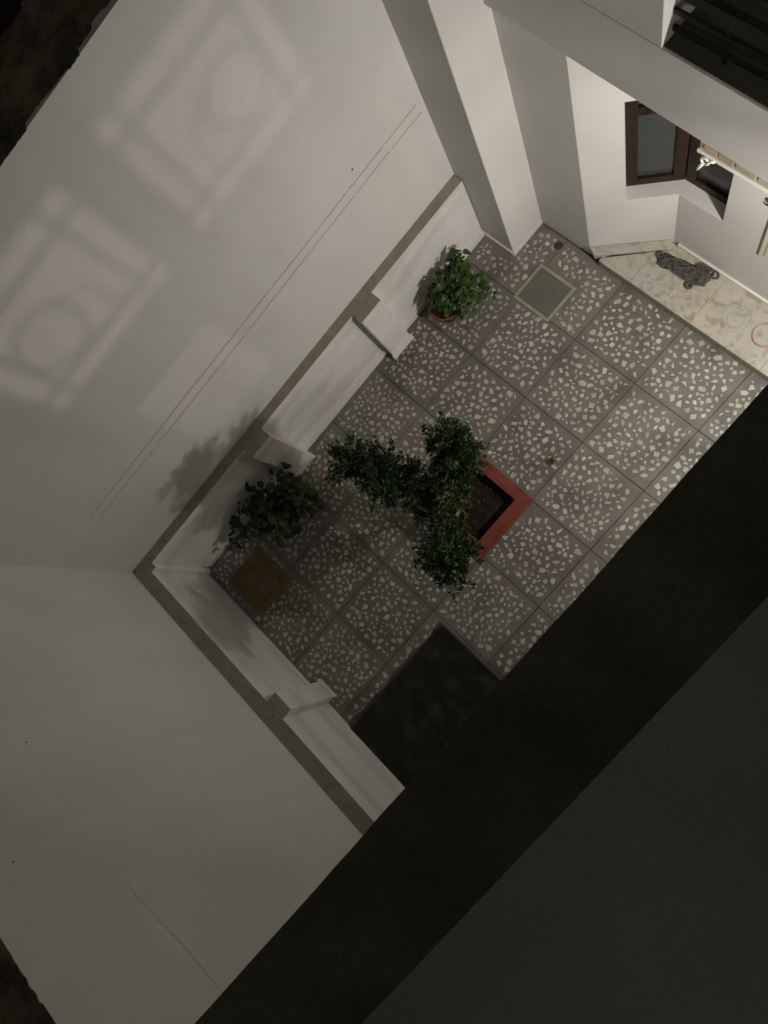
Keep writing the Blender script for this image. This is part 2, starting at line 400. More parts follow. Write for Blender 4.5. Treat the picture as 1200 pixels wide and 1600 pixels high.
crack(lw, 'y', WX, [(.20, 1.742), (-1.0, 1.735), (-2.2, 1.742), (-3.29, 1.738)], .0068)
crack(lw, 'y', WX, [(.22, 1.648), (-.3, 1.652), (-1.6, 1.645), (-3.28, 1.652)], .0060)
def specks(parent, items):
    for x, y, z, r, ax in items:
        m = MB(); n = 7
        pts = []
        for i in range(n):
            a = 2 * math.pi * i / n; q = r * rnd.uniform(.7, 1.2); c_, s_ = q * math.cos(a), q * math.sin(a)
            pts.append((x, y + c_, z + s_) if ax == 0 else ((x + c_, y, z + s_) if ax == 1 else (x + c_, y + s_, z)))
        if ax == 1: pts.reverse()
        m.poly(pts); m.build('speck', MHOLE, parent)
specks(lw, [(WX + .0015, -.376, 1.842, .009, 0)] + [(rnd.uniform(WX + .02, DX - .02), rnd.uniform(-3.6, -2.0), DZ + .0075, rnd.uniform(.003, .009), 2) for _ in range(14)]
       + [(rnd.uniform(WX + .02, DX - .02), rnd.uniform(-3.72, -3.3), DZ + .0075, rnd.uniform(.006, .012), 2) for _ in range(6)])
# --- wall at the far end
bw = thing('boundary_wall', 'dim plain white boundary wall with a thin crack, beside the black granite slabs', 'wall', (1.4, WY, 0))
MB().box(WX + .0005, 4.6, WY - .42, WY, -.05, BT).build('wall_face', MW, bw)
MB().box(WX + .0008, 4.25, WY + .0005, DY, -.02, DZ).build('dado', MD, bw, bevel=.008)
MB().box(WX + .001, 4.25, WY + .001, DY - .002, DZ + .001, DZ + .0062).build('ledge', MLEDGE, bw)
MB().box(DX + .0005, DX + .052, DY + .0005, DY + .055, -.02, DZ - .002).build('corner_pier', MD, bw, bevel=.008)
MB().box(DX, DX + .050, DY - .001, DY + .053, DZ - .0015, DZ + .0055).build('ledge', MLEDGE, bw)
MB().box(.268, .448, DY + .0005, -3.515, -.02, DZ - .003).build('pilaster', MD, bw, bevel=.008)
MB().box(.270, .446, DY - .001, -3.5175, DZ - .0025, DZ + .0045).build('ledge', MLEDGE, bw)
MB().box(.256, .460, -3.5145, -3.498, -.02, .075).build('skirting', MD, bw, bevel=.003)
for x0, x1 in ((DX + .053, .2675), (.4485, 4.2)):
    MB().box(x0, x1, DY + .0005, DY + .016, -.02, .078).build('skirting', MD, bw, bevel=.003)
ragged_cap('coping', 'x', WX, 4.6, WY + .002, WY - .42, BT, bw, 'x', 1)
crack(bw, 'x', WY, [(.80, 2.953), (.86, 2.949), (1.05, 2.938), (1.28, 2.888), (1.7, 2.86)], .0032)
crack(bw, 'x', WY, [(-.35, 2.90), (.05, 2.93), (.30, 2.95), (.59, 2.975), (.80, 2.955)], .0014)
specks(bw, [(.611, WY + .0015, 3.39, .0055, 1), (.06, WY + .0015, 2.93, .006, 1)] + [(rnd.uniform(-1.2, 1.4), rnd.uniform(WY + .03, DY - .02), DZ + .0075, rnd.uniform(.003, .008), 2) for _ in range(8)])

# ================================================================== HOUSE (upper right)
hs = thing('house', 'white house with corner pillar, brown corner window and balcony over a marble step', 'house', (0, 1.2, 0))
HT = 5.3
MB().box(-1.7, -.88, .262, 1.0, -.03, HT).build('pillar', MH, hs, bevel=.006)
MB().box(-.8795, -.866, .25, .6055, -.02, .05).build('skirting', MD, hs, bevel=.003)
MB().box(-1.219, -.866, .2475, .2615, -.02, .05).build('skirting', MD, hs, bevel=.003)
P0 = Vector((-.370, .612)); P1 = Vector((.112, 1.012)); dirA = (P1 - P0).normalized(); nA = Vector((-dirA.y, dirA.x))   # nA points into the house
def offA(d):                      # corner of the two wall faces pushed d metres into the house
    q = P0 + nA * d; t = (1.012 + d - q.y) / dirA.y; return q + dirA * t
def atA(s, d): return P0 + dirA * s + nA * d
LA = (P1 - P0).length
sJ = (Vector((-.155, .792)) - P0).length; XJ = .467; XE = 4.20
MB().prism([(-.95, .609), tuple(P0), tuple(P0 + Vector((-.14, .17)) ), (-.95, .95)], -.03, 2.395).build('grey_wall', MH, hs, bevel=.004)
T = .22; SILL = .785; HEAD = 1.86
def wall_plan(s0=None, x1=None):
    a = P0 if s0 is None else atA(s0, 0); b = P0 + nA * T if s0 is None else atA(s0, T)
    return [tuple(a), tuple(P1), (x1, 1.012), (x1, 1.012 + T), tuple(offA(T)), tuple(b)]
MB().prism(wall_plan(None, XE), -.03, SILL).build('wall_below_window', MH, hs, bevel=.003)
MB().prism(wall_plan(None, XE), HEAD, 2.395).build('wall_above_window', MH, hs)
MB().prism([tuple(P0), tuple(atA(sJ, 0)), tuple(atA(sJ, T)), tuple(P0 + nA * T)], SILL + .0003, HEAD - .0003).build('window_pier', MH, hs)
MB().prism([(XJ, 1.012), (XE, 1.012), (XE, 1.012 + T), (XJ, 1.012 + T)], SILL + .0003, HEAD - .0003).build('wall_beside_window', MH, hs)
# corner window
win = MB().prism([tuple(atA(sJ, .16)), tuple(offA(.16)), (XJ, 1.172), (XJ, 1.185), tuple(offA(.173)), tuple(atA(sJ, .173))], SILL, HEAD).build('window', MWOOD, hs)
cA = (offA(.11) - P0).dot(dirA)
def barA(s0, s1, z0, z1, d0=.10, d1=.155): MB().prism([tuple(atA(s0, d0)), tuple(atA(s1, d0)), tuple(atA(s1, d1)), tuple(atA(s0, d1))], z0, z1).build('frame', MWOOD, win, bevel=.004)
def barB(x0, x1, z0, z1, y0=1.112, y1=1.167): MB().box(x0, x1, y0, y1, z0, z1).build('frame', MWOOD, win, bevel=.004)
sEnd = (offA(.10) - P0).dot(dirA) - .002
barA(sJ + .001, sJ + .075, SILL + .001, HEAD - .001)
barA(sEnd - .075, sEnd, SILL + .001, HEAD - .001)
barA(sJ + .0755, sEnd - .0755, SILL + .001, SILL + .075)
barA(sJ + .0755, sEnd - .0755, 1.56, 1.64)
barA(sJ + .0755, sEnd - .0755, HEAD - .05, HEAD - .001)
xb = offA(.10).x + .004
barB(xb, xb + .075, SILL + .001, HEAD - .001); barB(XJ - .055, XJ - .001, SILL + .001, HEAD - .001)
barB(xb + .0755, XJ - .0555, SILL + .001, SILL + .075); barB(xb + .0755, XJ - .0555, 1.56, 1.64); barB(xb + .0755, XJ - .0555, HEAD - .05, HEAD - .001)
def paneA(z0, z1): MB().prism([tuple(atA(sJ + .07, .125)), tuple(atA(sEnd - .07, .125)), tuple(atA(sEnd - .07, .131)), tuple(atA(sJ + .07, .131))], z0, z1).build('pane', MPANE, win)
paneA(SILL + .07, 1.565); paneA(1.635, HEAD - .045)
MB().box(xb + .07, XJ - .05, 1.137, 1.143, SILL + .07, 1.565).build('pane', MPANE, win)
MB().box(xb + .07, XJ - .05, 1.137, 1.143, 1.635, HEAD - .045).build('pane', MPANE, win)
# slab soffit, fascia and the storey above
def fY(x): return .570 - (x + .88) * .0278
FX1 = 4.2; FZ0 = 2.415; FZ1 = 2.86; OX = .275
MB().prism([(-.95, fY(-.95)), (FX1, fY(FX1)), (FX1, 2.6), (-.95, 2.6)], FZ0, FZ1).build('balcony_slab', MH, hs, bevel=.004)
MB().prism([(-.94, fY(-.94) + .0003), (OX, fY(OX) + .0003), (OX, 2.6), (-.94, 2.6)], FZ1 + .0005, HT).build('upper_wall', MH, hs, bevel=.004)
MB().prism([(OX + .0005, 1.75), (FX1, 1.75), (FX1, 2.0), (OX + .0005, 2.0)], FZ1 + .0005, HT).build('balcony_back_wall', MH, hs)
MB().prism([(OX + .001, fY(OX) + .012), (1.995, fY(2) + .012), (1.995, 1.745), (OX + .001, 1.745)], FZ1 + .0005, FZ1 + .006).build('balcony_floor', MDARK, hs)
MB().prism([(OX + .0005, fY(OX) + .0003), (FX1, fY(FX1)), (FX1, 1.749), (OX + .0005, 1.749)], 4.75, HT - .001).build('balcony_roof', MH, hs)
rl = MB().box(OX + .002, 1.98, .585, .617, 3.10, 3.15).build('balcony_railing', MBAR, hs)
for z in (2.915, 3.008): MB().box(OX + .002, 1.98, .594, .610, z - .013, z + .014).build('rail', MBAR, rl, bevel=.003)
for z in (3.26, 3.40): MB().box(OX + .002, 1.98, .594, .610, z - .01, z + .01).build('rail', MBAR, rl, bevel=.002)
for x in (.535, 1.0, 1.46): MB().box(x - .007, x + .007, .5965, .6075, FZ1 + .0065, 3.42).build('upright', MBAR, rl)
# marble step in the recess
st = MB().box(-.20, 4.2, .585, 1.0115, -.01, .085).build('marble_step', MLEDGE, hs)
xs = [.06, .62, 1.24, 1.86, 2.48, 3.1, 4.2]
MB().prism([(-.245, .572), (.058, .572), (.058, .962), tuple(atA(.555, -.075)), tuple(atA(.09, -.075)), (-.245, .60)], .0855, .105).build('slab', MMARB, st, bevel=.003)
for i in range(len(xs) - 1):
    MB().box(xs[i], xs[i + 1] - .0012, .572, .9905, .0855, .105 - .0006 * (i % 2)).build('slab', MMARB, st, bevel=.003)
MB().prism([tuple(atA(.0, -.002)), tuple(atA(LA - .01, -.002)), tuple(atA(LA - .045, -.076)), tuple(atA(.04, -.076))], .06, .131).build('skirting', MMARB, st, bevel=.004)
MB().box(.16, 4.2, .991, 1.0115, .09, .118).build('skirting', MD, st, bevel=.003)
MB().box(-.243, 4.2, .5735, .5845, -.01, .0850).build('riser', MLEDGE, st)

# awning box above the window
ab = thing('awning_box', 'long cream box with brown striped panels fixed above the corner window', 'awning box', (.95, .9, 1.86))
MB().box(.34, 1.75, .815, 1.0115, 1.797, 1.880).build('housing', MCREAM, ab, bevel=.006)
MB().box(.335, 1.755, .800, .8145, 1.782, 1.808).build('lip', MWHITE, ab, bevel=.004)
for x0, x1, mm in ((.372, .455, MSLAT), (.465, .56, MSLAT), (.575, .70, MSLAT), (.715, .83, MSLAT)):
    MB().box(x0, x1, .806, .8145, 1.818, 1.868).build('panel', mm, ab, bevel=.002)
hk = thing('crank_hook', 'small white hook with a round eye hanging under the cream box', 'hook', (.41, .8, 1.8))
m = MB()
ctr = Vector((.402, .79, 1.765))
m.tube([ctr + Vector((.024 * math.cos(a), 0, .024 * math.sin(a))) for a in [2 * math.pi * k / 16 for k in range(17)]], .0075, 6).build('eye', MWHITE, hk, True)
MB().tube([(.395, .79, 1.743), (.382, .785, 1.71), (.368, .78, 1.665)], [.010, .011, .007], 8).build('arm', MWHITE, hk, True)
MB().tube([(.420, .79, 1.778), (.44, .795, 1.783), (.455, .803, 1.786)], [.009, .009, .009], 8).build('arm', MWHITE, hk, True)
# wall box, number
wb = thing('wall_box', 'pale cream flat panel on the house wall at the right edge', 'panel', (.9, 1.0, .9))
MB().box(.772, 1.12, .997, 1.0115, .665, 1.30).build('case', MCREAM, wb, bevel=.006)
MB().box(.815, 1.08, .992, .9965, .72, 1.25).build('door', MCREAM, wb, bevel=.004)
fc = bpy.data.curves.new('house_number', 'FONT'); fc.body = '5'; fc.size = .105; fc.extrude = .003
fo = bpy.data.objects.new('tmp_number', fc); COL.objects.link(fo)
fo.matrix_world = Matrix.Translation((.695, 1.0075, 1.262)) @ Matrix.Rotation(math.pi / 2, 4, 'X')
bpy.context.view_layer.update()
me = bpy.data.meshes.new_from_object(fo.evaluated_get(bpy.context.evaluated_depsgraph_get())); me.transform(fo.matrix_world)
bpy.data.objects.remove(fo); me.materials.clear(); me.materials.append(MHOLE)
nb = bpy.data.objects.new('house_number', me); COL.objects.link(nb)
tag(nb, 'dark painted house number at the right edge of the house wall', 'number')

# ================================================================== BUILDING THE CAMERA LEANS FROM
BX = 2.4
ap = thing('apartment_building', 'dark building edge in the foreground with roof ledge and grey parapet', 'building', (3.5, -1.5, 0))
edge = []; jit = 0.0
for q in range(116):
    y = .40 - q * .04; jit = max(-.003, min(.003, jit + rnd.uniform(-.0011, .0011)))
    edge.append((1.616 + (.40 - y) * .0088 + jit, y))
MB().prism(edge + [(6.2, -4.2), (6.2, .40)], 4.70, 4.80).build('roof_ledge', MROOF, ap)
m = MB(); T4 = [(1.752, .39), (1.756, -1.3), (1.764, -4.2), (2.25, -4.2), (2.25, .39)]
m.v = [(x, y, 5.40) for x, y in T4] + [(x + (.04 if x < 2 else -.02), y, 5.35) for x, y in T4]
m.f = [(4, 3, 2, 1, 0), (5, 6, 7, 8, 9)] + [(q, (q + 1) % 5, 5 + (q + 1) % 5, 5 + q) for q in range(5)]
m.build('parapet_coping', MPARA, ap)
MB().box(1.88, 2.12, -4.2, .39, 4.801, 5.3395).build('parapet', MPARA, ap)
# storey below: a lit room behind grilled windows
IN = mat('room_paint', (0.45, 0.43, 0.38), 0.9, 0.04)
k = (BULB.x - BX) / (BULB.x + 1.31)
def wy(y): return BULB.y + (y - BULB.y) * k
def wz(z): return BULB.z + (z - BULB.z) * k
P1Y = (wy(-1.29), wy(-.30)); P2Y = (wy(-2.58), wy(-1.56)); PZ = (wz(2.53), wz(3.44)); LZ = (wz(1.14), wz(2.05)); LY = (wy(-2.43), wy(-1.68))
F2Y = (-.95, .02); F2Z = (2.95, 4.25)
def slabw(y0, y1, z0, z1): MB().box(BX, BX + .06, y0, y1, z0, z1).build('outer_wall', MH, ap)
R0, R1 = -4.15, .39
slabw(R0, P2Y[0], 2.78, 4.699)
slabw(P1Y[1], F2Y[0], 2.78, 4.699); slabw(F2Y[1], R1, 2.78, 4.699)
slabw(F2Y[0], F2Y[1], 2.78, F2Z[0]); slabw(F2Y[0], F2Y[1], F2Z[1], 4.699)
slabw(P2Y[0], P1Y[1], PZ[1], 4.699); slabw(P2Y[0], P1Y[1], LZ[1], PZ[0]); slabw(P2Y[0], P1Y[1], 2.78, LZ[0])
slabw(P2Y[1], P1Y[0], PZ[0], PZ[1]); slabw(P2Y[0], LY[0], LZ[0], LZ[1]); slabw(LY[1], P1Y[1], LZ[0], LZ[1])
MB().box(2.4, 6.2, R0, R1, 2.72, 2.7795).build('room_floor', IN, ap)
MB().box(6.1, 6.2, R0, R1, 2.7805, 4.699).build('inner_wall', IN, ap)
MB().box(2.4605, 6.099, R0, R0 + .1, 2.7805, 4.699).build('inner_wall', IN, ap)
MB().box(2.4605, 6.099, R1 - .1, R1, 2.7805, 4.699).build('inner_wall', IN, ap)
# grilles
def grille(y0, y1, z0, z1, cy, cz, cr, flip):
    g = MB().box(BX + .02, BX + .035, y0, y1, z0, z0 + .008).build('window_grille', MBAR, ap)
    w, h = y1 - y0, z1 - z0; t = .0085
    def vb(y, a=z0, b=z1): MB().box(BX + .021, BX + .034, y - t, y + t, a, b).build('bar', MBAR, g)
    def hb(z, a=y0, b=y1): MB().box(BX + .0215, BX + .0335, a, b, z - t, z + t).build('bar', MBAR, g)
    i = .15
    vb(y0 + w * i); vb(y1 - w * i); hb(z0 + h * .17); hb(z1 - h * .17)
    c_ = Vector((BX + .027, cy, cz))
    MB().tube([c_ + Vector((0, cr * math.cos(a), cr * math.sin(a))) for a in [2 * math.pi * q / 28 for q in range(29)]], .0065, 6, False).build('ring', MBAR, g, True)
    s = -1 if not flip else 1
    e = Vector((BX + .027, cy + s * w * .33, z0 + h * .18))
    MB().tube([c_ + Vector((0, s * cr * .75, cr * .7)), e + Vector((0, 0, h * .30)), e], .005, 6).build('scroll', MBAR, g, True)
    MB().tube([c_ + Vector((0, -s * cr * .2, -cr)), e + Vector((0, -s * w * .2, h * .05)), e + Vector((0, -s * w * .12, -h * .02))], .005, 6).build('scroll', MBAR, g, True)
grille(*P1Y, *PZ, wy(-.655), wz(2.95), .19 * k, False)
grille(*P2Y, *PZ, wy(-2.21), wz(2.93), .20 * k, True)
gl = MB().box(BX + .02, BX + .035, *LY, LZ[0], LZ[0] + .012).build('window_grille', MBAR, ap)
for q in range(1, 9):
    z = LZ[0] + (LZ[1] - LZ[0]) * q / 9; MB().box(BX + .021, BX + .034, *LY, z - .006, z + .006).build('bar', MBAR, gl)  # unseen close-set bars added to dim the lower light patch on the wall
gf = MB().box(BX + .02, BX + .035, *F2Y, F2Z[0], F2Z[0] + .012).build('window_grille', MBAR, ap)
for z in (3.06, 3.13, 3.52, 3.66, 3.86): MB().box(BX + .021, BX + .034, *F2Y, z - .014, z + .014).build('bar', MBAR, gf)
for y in (-.66, -.50, -.30): MB().box(BX + .036, BX + .046, y - .012, y + .012, 3.45, F2Z[1]).build('bar', MBAR, gf)
# room bulb

MB().box(2.4605, 6.099, -1.325, -1.295, 2.7805, 4.699).build('light_block_wall', IN, ap)  # added unseen wall, keeps the second bulb's light off the ornamental grilles
def bulb(P, watts, col, rad, label):
    b = thing('ceiling_bulb', label, 'bulb', tuple(P), 'bulbs in the upper rooms')
    MB().tube([P + Vector((0, 0, .07)), (P.x, P.y, 4.699)], .006, 6).build('flex', MBAR, b)
    MB().lathe([(.018, .07), (.022, .06), (.022, .05), (0.0, .05)], tuple(P), 12).build('holder', MBAR, b, True)
    d = bpy.data.lights.new('bulb_light', 'POINT'); d.energy = watts; d.color = col; d.shadow_soft_size = rad
    o = bpy.data.objects.new('bulb_light', d); COL.objects.link(o); o.location = P - Vector((0, 0, .02))
bulb(BULB, BULB_W, (1.0, 0.90, 0.93), .030, 'bare bulb in the upper room with ornamental window grilles')
bulb(BULB2, BULB2_W, (0.99, 0.955, 0.92), .05, 'bare bulb in the upper room with the wide barred opening')
# porch: back wall and columns below the room
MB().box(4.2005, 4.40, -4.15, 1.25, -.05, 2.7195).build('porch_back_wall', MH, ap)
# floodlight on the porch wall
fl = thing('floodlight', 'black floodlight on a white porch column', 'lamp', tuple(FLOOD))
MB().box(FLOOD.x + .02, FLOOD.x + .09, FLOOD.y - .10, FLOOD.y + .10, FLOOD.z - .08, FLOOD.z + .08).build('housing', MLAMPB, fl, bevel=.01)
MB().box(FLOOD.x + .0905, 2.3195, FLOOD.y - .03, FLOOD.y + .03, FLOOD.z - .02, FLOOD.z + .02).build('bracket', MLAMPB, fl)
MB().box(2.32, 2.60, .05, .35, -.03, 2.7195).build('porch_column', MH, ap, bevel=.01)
ad = bpy.data.lights.new('flood_light', 'AREA'); ad.shape = 'RECTANGLE'; ad.size = .13; ad.size_y = .13; ad.energy = FLOOD_W; ad.color = (1.0, 0.955, 0.905)
ao = bpy.data.objects.new('flood_light', ad); COL.objects.link(ao); ao.location = FLOOD
ao.rotation_euler = Vector((-1, .27, -.50)).to_track_quat('-Z', 'Y').to_euler()

# ================================================================== COVERS
mc = thing('manhole_cover', 'grey green square cover plate with pale frame in the floor near the pillar', 'cover', (-.456, .155, 0))
x0, x1, y0, y1 = COVER; fw = .026
for a in ((x0, x1, y0, y0 + fw), (x0, x1, y1 - fw, y1), (x0, x0 + fw, y0 + fw + .0005, y1 - fw - .0005), (x1 - fw, x1, y0 + fw + .0005, y1 - fw - .0005)):
    MB().box(*a, -.01, .0075).build('frame', MPFRAME, mc, bevel=.002)
MB().box(x0 + fw + .002, x1 - fw - .002, y0 + fw + .002, y1 - fw - .002, -.01, .0055).build('plate', MPLATE, mc, bevel=.002)
oc = thing('inspection_cover', 'ochre brown square cover plate with inner groove in the dark wall corner', 'cover', (-.75, -3.3, 0))
x0, x1, y0, y1 = OCHRE; fw = .062
for a in ((x0, x1, y0, y0 + fw), (x0, x1, y1 - fw, y1), (x0, x0 + fw, y0 + fw + .0005, y1 - fw - .0005), (x1 - fw, x1, y0 + fw + .0005, y1 - fw - .0005)):
    MB().box(*a, -.01, .0065).build('frame', MBROWN, oc, bevel=.0015)
MB().box(x0 + fw + .004, x1 - fw - .004, y0 + fw + .004, y1 - fw - .004, -.01, .0075).build('plate', MBROWN, oc, bevel=.0015)

# ================================================================== RED PLANTER
PX, PY = .345, -1.50
pl = thing('planter', 'square red stepped planter filled with dark soil', 'planter', (PX, PY, 0))
def ring_sq(h0, h1, z0, z1, nm):
    m = MB()
    for a in ((PX - h0, PX + h0, PY - h0, PY - h1), (PX - h0, PX + h0, PY + h1, PY + h0), (PX - h0, PX - h1, PY - h1 + .0, PY + h1), (PX + h1, PX + h0, PY - h1, PY + h1)):
        m.box(*a, z0, z1)
    # one clean square ring
    m = MB(); n = 0
    o4 = [(-1, -1), (1, -1), (1, 1), (-1, 1)]
    for h, z in ((h0, z0), (h0, z1), (h1, z1), (h1, z0)):
        m.v += [(PX + h * a, PY + h * b, z) for a, b in o4]
    for r in range(4):
        for q in range(4):
            a = r * 4 + q; b = r * 4 + (q + 1) % 4; c = ((r + 1) % 4) * 4 + (q + 1) % 4; d = ((r + 1) % 4) * 4 + q
            m.f.append((a, b, c, d))
    return m.build(nm, MRED, pl, bevel=.006)
ring_sq(.258, .215, .0, .20, 'body')
ring_sq(.310, .214, .2005, .250, 'rim_step')
ring_sq(.288, .213, .2505, .282, 'rim_step')
ring_sq(.264, .212, .2825, .310, 'rim_step')
m = MB(); n = 14
for i in range(n + 1):
    for j in range(n + 1):
        m.v.append((PX - .2145 + .429 * i / n, PY - .2145 + .429 * j / n, .235 + rnd.uniform(-.008, .008)))
for i in range(n):
    for j in range(n): a = i * (n + 1) + j; m.f.append((a, a + n + 1, a + n + 2, a + 1))
m.build('soil', MSOIL, pl, True)
m = MB()
for q in range(70):
    c0 = Vector((PX + rnd.uniform(-.20, .20), PY + rnd.uniform(-.20, .20), .240)); sz = rnd.uniform(.005, .014)
    v = [c0 + Vector((math.cos(a) * sz * rnd.uniform(.7, 1.2), math.sin(a) * sz * rnd.uniform(.7, 1.2), rnd.uniform(-.003, .003))) for a in (0, 1.26, 2.5, 3.8, 5.0)]
    tp = c0 + Vector((0, 0, sz * rnd.uniform(.5, .9)))
    for e in range(5): m.poly([v[e], v[(e + 1) % 5], tp])
m.build('soil_clods', MCLOD, pl)['kind'] = 'stuff'

# ================================================================== TREE
tr = thing('small_tree', 'small bushy dark green tree with three leafy heads growing in the red planter', 'tree', (PX - .12, PY - .12, .235))
r3 = random.Random(21)
def bez(p, n=10):
    p = [Vector(q) for q in p]; out = []
    for i in range(n + 1):
        t = i / n; q = p[:]
        while len(q) > 1: q = [q[j].lerp(q[j + 1], t) for j in range(len(q) - 1)]
        out.append(q[0])
    return out
base = Vector((PX - .12, PY - .10, .22))
LIMB = {
 'A': bez([base, (.20, -1.60, .6), (.12, -1.72, 1.0), (-.22, -1.80, 1.42)]),
 'B': bez([base, (.28, -1.52, .6), (.24, -1.38, 1.0), (.20, -1.26, 1.36)]),
 'C': bez([base, (.36, -1.66, .5), (.52, -1.84, .9), (.72, -1.90, 1.28)]),
}
m = MB()
for kx, p in LIMB.items(): m.tube(p, [.014 - .0095 * i / 10 for i in range(11)], 7)
m.build('trunk', MBARK, tr, True)
twigs = MB(); leaves = MB(); inner = MB()
def leafq(mb, c, d, up, L_, w, fold=.25):
    d = d.normalized(); s = d.cross(up); s = s.normalized() if s.length > 1e-5 else d.orthogonal().normalized(); nn = s.cross(d)
    a = c; b = c + d * L_; ml = c + d * (L_ * .45) + s * w + nn * (w * fold); mr_ = c + d * (L_ * .45) - s * w + nn * (w * fold)
    mb.poly([a, mr_, b]); mb.f[-1]
    n = len(mb.v); mb.v.append(tuple(ml)); mb.f.append((n - 3, n - 1, n))
def rv(r): 
    while True:
        v = Vector((r.uniform(-1, 1), r.uniform(-1, 1), r.uniform(-1, 1)))
        if .05 < v.length < 1: return v
def clump(c, rad, ntw, nl, r, bias=Vector((0, 0, .4)), lw=.0108, ll=.029, leaves=leaves):
    for _ in range(ntw):
        v = rv(r); v = v * (1.0 if r.random() < .88 else 1.25 / max(v.length, .7)); tip = c + Vector((v.x * rad[0], v.y * rad[1], v.z * rad[2]))
        st = c + (tip - c) * .15 - bias * .08
        mid = st.lerp(tip, .5) + rv(r) * .02
        if r.random() < .6: twigs.tube([st, mid, tip], [.0034, .0026, .0014], 4, False)
        for _k in range(nl):
            t = r.uniform(.25, 1.05); p = (st.lerp(mid, t * 2) if t < .5 else mid.lerp(tip, t * 2 - 1)) + rv(r) * .022
            leafq(leaves, p, (tip - st).normalized() * .6 + rv(r) + bias * .3, (Vector((0, 0, 1)) + rv(r) * .9), ll * r.uniform(.6, 1.25), lw * r.uniform(.7, 1.25))
for kx, p in LIMB.items():
    for i in range(4, 11):
        t = i / 10
        f = 1.0 if t > .55 else .8
        R_ = {'A': (.195, .18, .18), 'B': (.17, .16, .17), 'C': (.18, .17, .18)}[kx]
        sz = (1.12 if i > 6 else .66) * (.78 if i == 10 else 1)
        clump(p[i], tuple(q * sz * f for q in R_), 50 if i > 6 else 24, 26, r3)
for _ in range(19):
    c = Vector((r3.uniform(.06, .36), r3.uniform(-1.84, -1.46), r3.uniform(.50, .98)))
    clump(c, (.13, .13, .10), 11, 14, r3, leaves=inner)
for _ in range(5):
    c = Vector((r3.uniform(.22, .36), r3.uniform(-1.66, -1.42), r3.uniform(.30, .42)))
    clump(c, (.10, .10, .06), 6, 8, r3, leaves=inner)
twigs.build('twigs', MBARK, tr)['kind'] = 'stuff'
leaves.build('crown', MLEAF3, tr)
inner.build('inner_foliage', MLEAF4, tr)

# ================================================================== POTTED SHRUBS
def leaf_mesh(name, m, L_, W_):
    b = MB(); rows = [(0, .0), (.08, .62), (.25, .98), (.48, 1.0), (.70, .78), (.88, .42), (1.0, 0)]
    prof = []
    for t, w in rows:
        z = .10 * L_ * math.sin(t * math.pi) - .25 * L_ * t * t
        prof.append((t * L_, w * W_, z))
    mid = [];
    for x, w, z in prof: mid.append(len(b.v)); b.v.append((x, 0, z))
    lf = [None]; rt = [None]
    for x, w, z in prof[1:-1]:
        lf.append(len(b.v)); b.v.append((x - .06 * L_, w, z + .22 * w)); rt.append(len(b.v)); b.v.append((x - .06 * L_, -w, z + .22 * w))
    lf.append(mid[-1]); rt.append(mid[-1])
    for i in range(len(prof) - 1):
        if i == 0: b.f.append((mid[0], mid[1], lf[1])); b.f.append((mid[0], rt[1], mid[1]))
        elif i == len(prof) - 2: b.f.append((mid[i], mid[i + 1], lf[i])); b.f.append((mid[i], rt[i], mid[i + 1]))
        else: b.f.append((mid[i], mid[i + 1], lf[i + 1], lf[i])); b.f.append((mid[i], rt[i], rt[i + 1], mid[i + 1]))
    return b.mesh('leaf', m, True)
def shrub(label, cx, cy, pot_r, pot_h, lobes, m, seed, lsz):
    r = random.Random(seed)
    t = thing('potted_shrub', label, 'plant', (cx, cy, 0), 'potted shrubs along the left wall')
    MB().lathe([(0, .002), (pot_r * .72, .002), (pot_r * .98, pot_h * .82), (pot_r * 1.08, pot_h * .83), (pot_r * 1.1, pot_h), (pot_r * .96, pot_h), (pot_r * .9, pot_h * .85), (0, pot_h * .84)], (cx, cy, 0), 28).build('pot', MTERRA, t, True)
    MB().lathe([(0, pot_h * .875), (pot_r * .89, pot_h * .87)], (cx, cy, 0), 20).build('soil', MSOIL, t)
    meshes = [leaf_mesh('leaf', m, lsz * q, lsz * q * w) for q, w in ((1.0, .40), (.8, .44), (1.15, .38))]
    st = MB(); i = -1
    todo = [(Vector(c_), rad) for c_, rad, n_ in lobes for _ in range(n_)]
    for C_, rad in todo:
        i += 1
        v = rv(r); v = v.normalized() * (v.length ** .45)
        if v.z < -.35: v.z *= -.6
        p = C_ + Vector((v.x * rad[0], v.y * rad[1], v.z * rad[2]))
        p.x = max(p.x, -1.19)
        out = Vector((v.x, v.y, .25 + v.z * .3)) + rv(r) * .5
        yaw = math.atan2(out.y, out.x) + r.uniform(-.6, .6); pitch = r.uniform(-.85, .45)
        o = bpy.data.objects.new('leaf', r.choice(meshes)); COL.objects.link(o); o.parent = t; o.matrix_parent_inverse = t.matrix_world.inverted()
        o.rotation_euler = (r.uniform(-.8, .8), -pitch, yaw); s = r.uniform(.5, 1.3); o.scale = (s, s, s)
        o.location = p
        if i % 2 == 0:
            a = Vector((cx + r.uniform(-.5, .5) * pot_r, cy + r.uniform(-.5, .5) * pot_r, pot_h * .85))
            st.tube(bez([a, a.lerp(p, .5) + Vector((0, 0, .07)), p], 5), [.004, .0037, .0034, .003, .0026, .002], 5, False)
    st.build('stems', MSTEM, t, True)
shrub('bright green leafy shrub in terracotta pot beside the corner pillar', -1.00, -.435, .125, .17,
      [((-.98, -.31, .31), (.17, .17, .13), 135), ((-1.04, -.18, .35), (.10, .10, .12), 46), ((-1.00, -.44, .29), (.13, .08, .08), 40), ((-.85, -.22, .27), (.10, .12, .09), 40),
       ((-1.07, -.10, .40), (.04, .05, .05), 9), ((-.74, -.15, .24), (.06, .04, .04), 7), ((-.82, -.36, .22), (.09, .07, .06), 20)], MLEAF1, 4, .056)
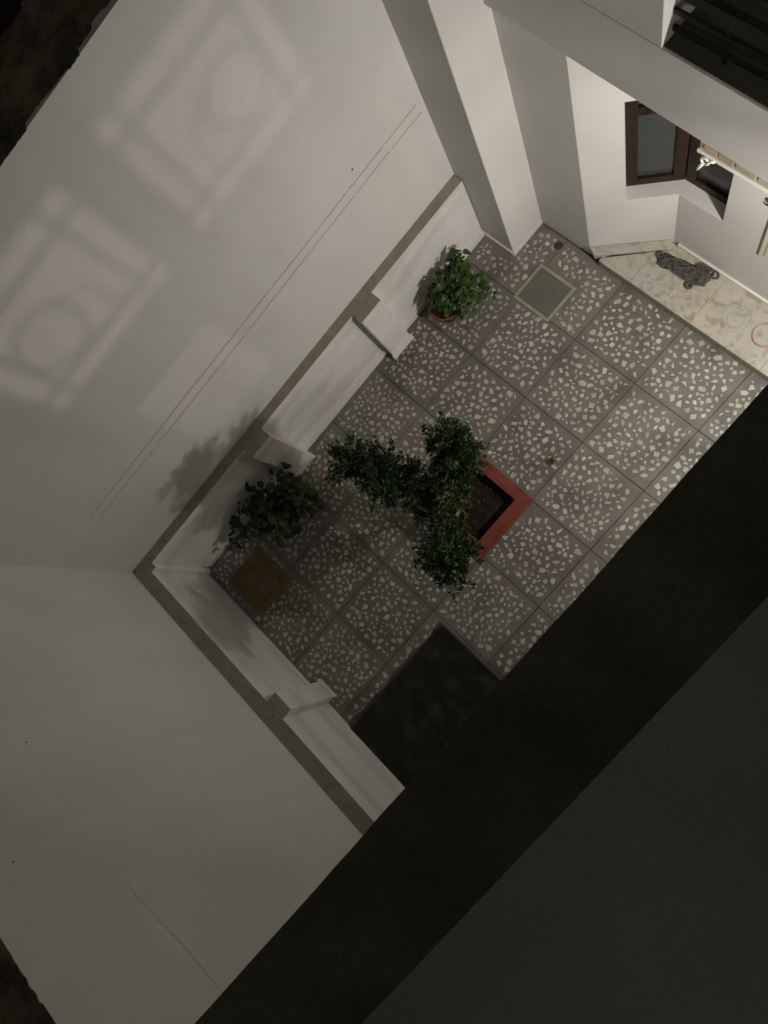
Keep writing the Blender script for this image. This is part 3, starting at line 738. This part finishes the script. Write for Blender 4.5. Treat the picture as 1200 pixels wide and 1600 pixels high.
shrub('wide dark green leafy shrub beside the ochre floor cover', -.98, -2.64, .13, .20,
      [((-.96, -2.62, .34), (.20, .20, .15), 130), ((-1.04, -2.88, .30), (.12, .15, .10), 58), ((-.84, -2.46, .34), (.13, .13, .10), 58), ((-.80, -2.72, .27), (.11, .15, .08), 44),
       ((-1.08, -2.36, .42), (.06, .06, .09), 9), ((-1.07, -3.08, .24), (.07, .07, .06), 12), ((-.72, -2.40, .26), (.07, .06, .05), 8), ((-1.12, -2.70, .45), (.05, .15, .07), 12)], MLEAF2, 9, .070)
# ================================================================== SMALL THINGS
# crumpled floor rag
m = MB(); r5 = random.Random(12)
def strand(pts, rr): m.tube(bez(pts, 14), rr, 6)
from mathutils import noise as mn
NU, NV = 70, 26
for a in range(NU + 1):
    for b in range(NV + 1):
        u, v = a / NU, b / NV - .5
        w = .052 + .022 * mn.noise(Vector((u * 5, 3.1, 0))) + .012 * math.sin(u * 3.0)
        e = .010 * mn.noise(Vector((u * 9, v * 6, 2.0)))
        x = .115 + .415 * u + .012 * mn.noise(Vector((v * 7, u * 3, 5.0))) + e; y = .845 + .055 * u + v * 2 * w + e
        edge_ = min(1, min(u, 1 - u) * 12) * min(1, (.5 - abs(v)) * 7)
        rg = 1 - abs(mn.noise(Vector((u * 7 + v * 3, v * 9 - u * 3, 1.0)))) * 2.2; rg2 = 1 - abs(mn.noise(Vector((u * 20, v * 14 + u * 8, 4.0)))) * 2
        m.v.append((x, y, .1065 + edge_ * (.010 + .024 * max(0, rg) + .010 * max(0, rg2))))
for a in range(NU):
    for b in range(NV): q = a * (NV + 1) + b; m.f.append((q, q + NV + 1, q + NV + 2, q + 1))
for i in range(16):
    a = Vector((r5.uniform(.13, .30), r5.uniform(.80, .90), .122 + r5.uniform(0, .02))); b = Vector((r5.uniform(.30, .50), r5.uniform(.82, .93), .122 + r5.uniform(0, .02)))
    strand([a, a.lerp(b, .3) + rv(r5) * .04, a.lerp(b, .7) + rv(r5) * .04, b], r5.uniform(.004, .008))
for i in range(9):
    c_ = Vector((r5.uniform(.40, .56), r5.uniform(.88, .95), .122)); q = r5.uniform(.02, .05)
    m.tube([c_ + Vector((q * math.cos(t), q * math.sin(t) * .7, r5.uniform(0, .015))) for t in [6.28 * z / 14 for z in range(15)]], .006, 6)
for c_ in ((.435, .79), (.11, .86)):
    m.tube([Vector((c_[0] + .022 * math.cos(t), c_[1] + .02 * math.sin(t), .118)) for t in [6.28 * z / 10 for z in range(11)]], .012, 6)
tag(m.build('floor_rag', MCLOTH, None, True), 'crumpled dark grey floor rag on the marble step under the window', 'rag')
# dry leaf
m = MB()
for i in range(7):
    a = i * .9 + rnd.uniform(-.2, .2); leafq(m, Vector((.512, -.875, .006)), Vector((math.cos(a), math.sin(a), rnd.uniform(.1, .5))), Vector((0, 0, 1)), rnd.uniform(.035, .055), .014)
tag(m.build('dry_leaf', MDRY), 'curled dry brown leaf lying on the floor tiles near the planter', 'leaf')

# leaf litter in the dark corner
m = MB(); r6 = random.Random(3)
for i in range(46):
    x, y = (r6.gauss(-.42, .16), r6.gauss(-3.33, .13)) if i < 26 else (r6.uniform(-1.15, .7), r6.uniform(-3.5, -.2))
    if x < -1.18 or y < -3.58 or x > .7: continue
    a = r6.uniform(0, 6.28); leafq(m, Vector((x, y, .010)), Vector((math.cos(a), math.sin(a), r6.uniform(-.1, .3))), Vector((0, 0, 1)), r6.uniform(.010, .03), r6.uniform(.003, .007))
o = m.build('leaf_litter', MDRY); o['kind'] = 'stuff'; o['label'] = 'tiny dry leaf scraps scattered over the floor tiles'; o['category'] = 'leaf litter'
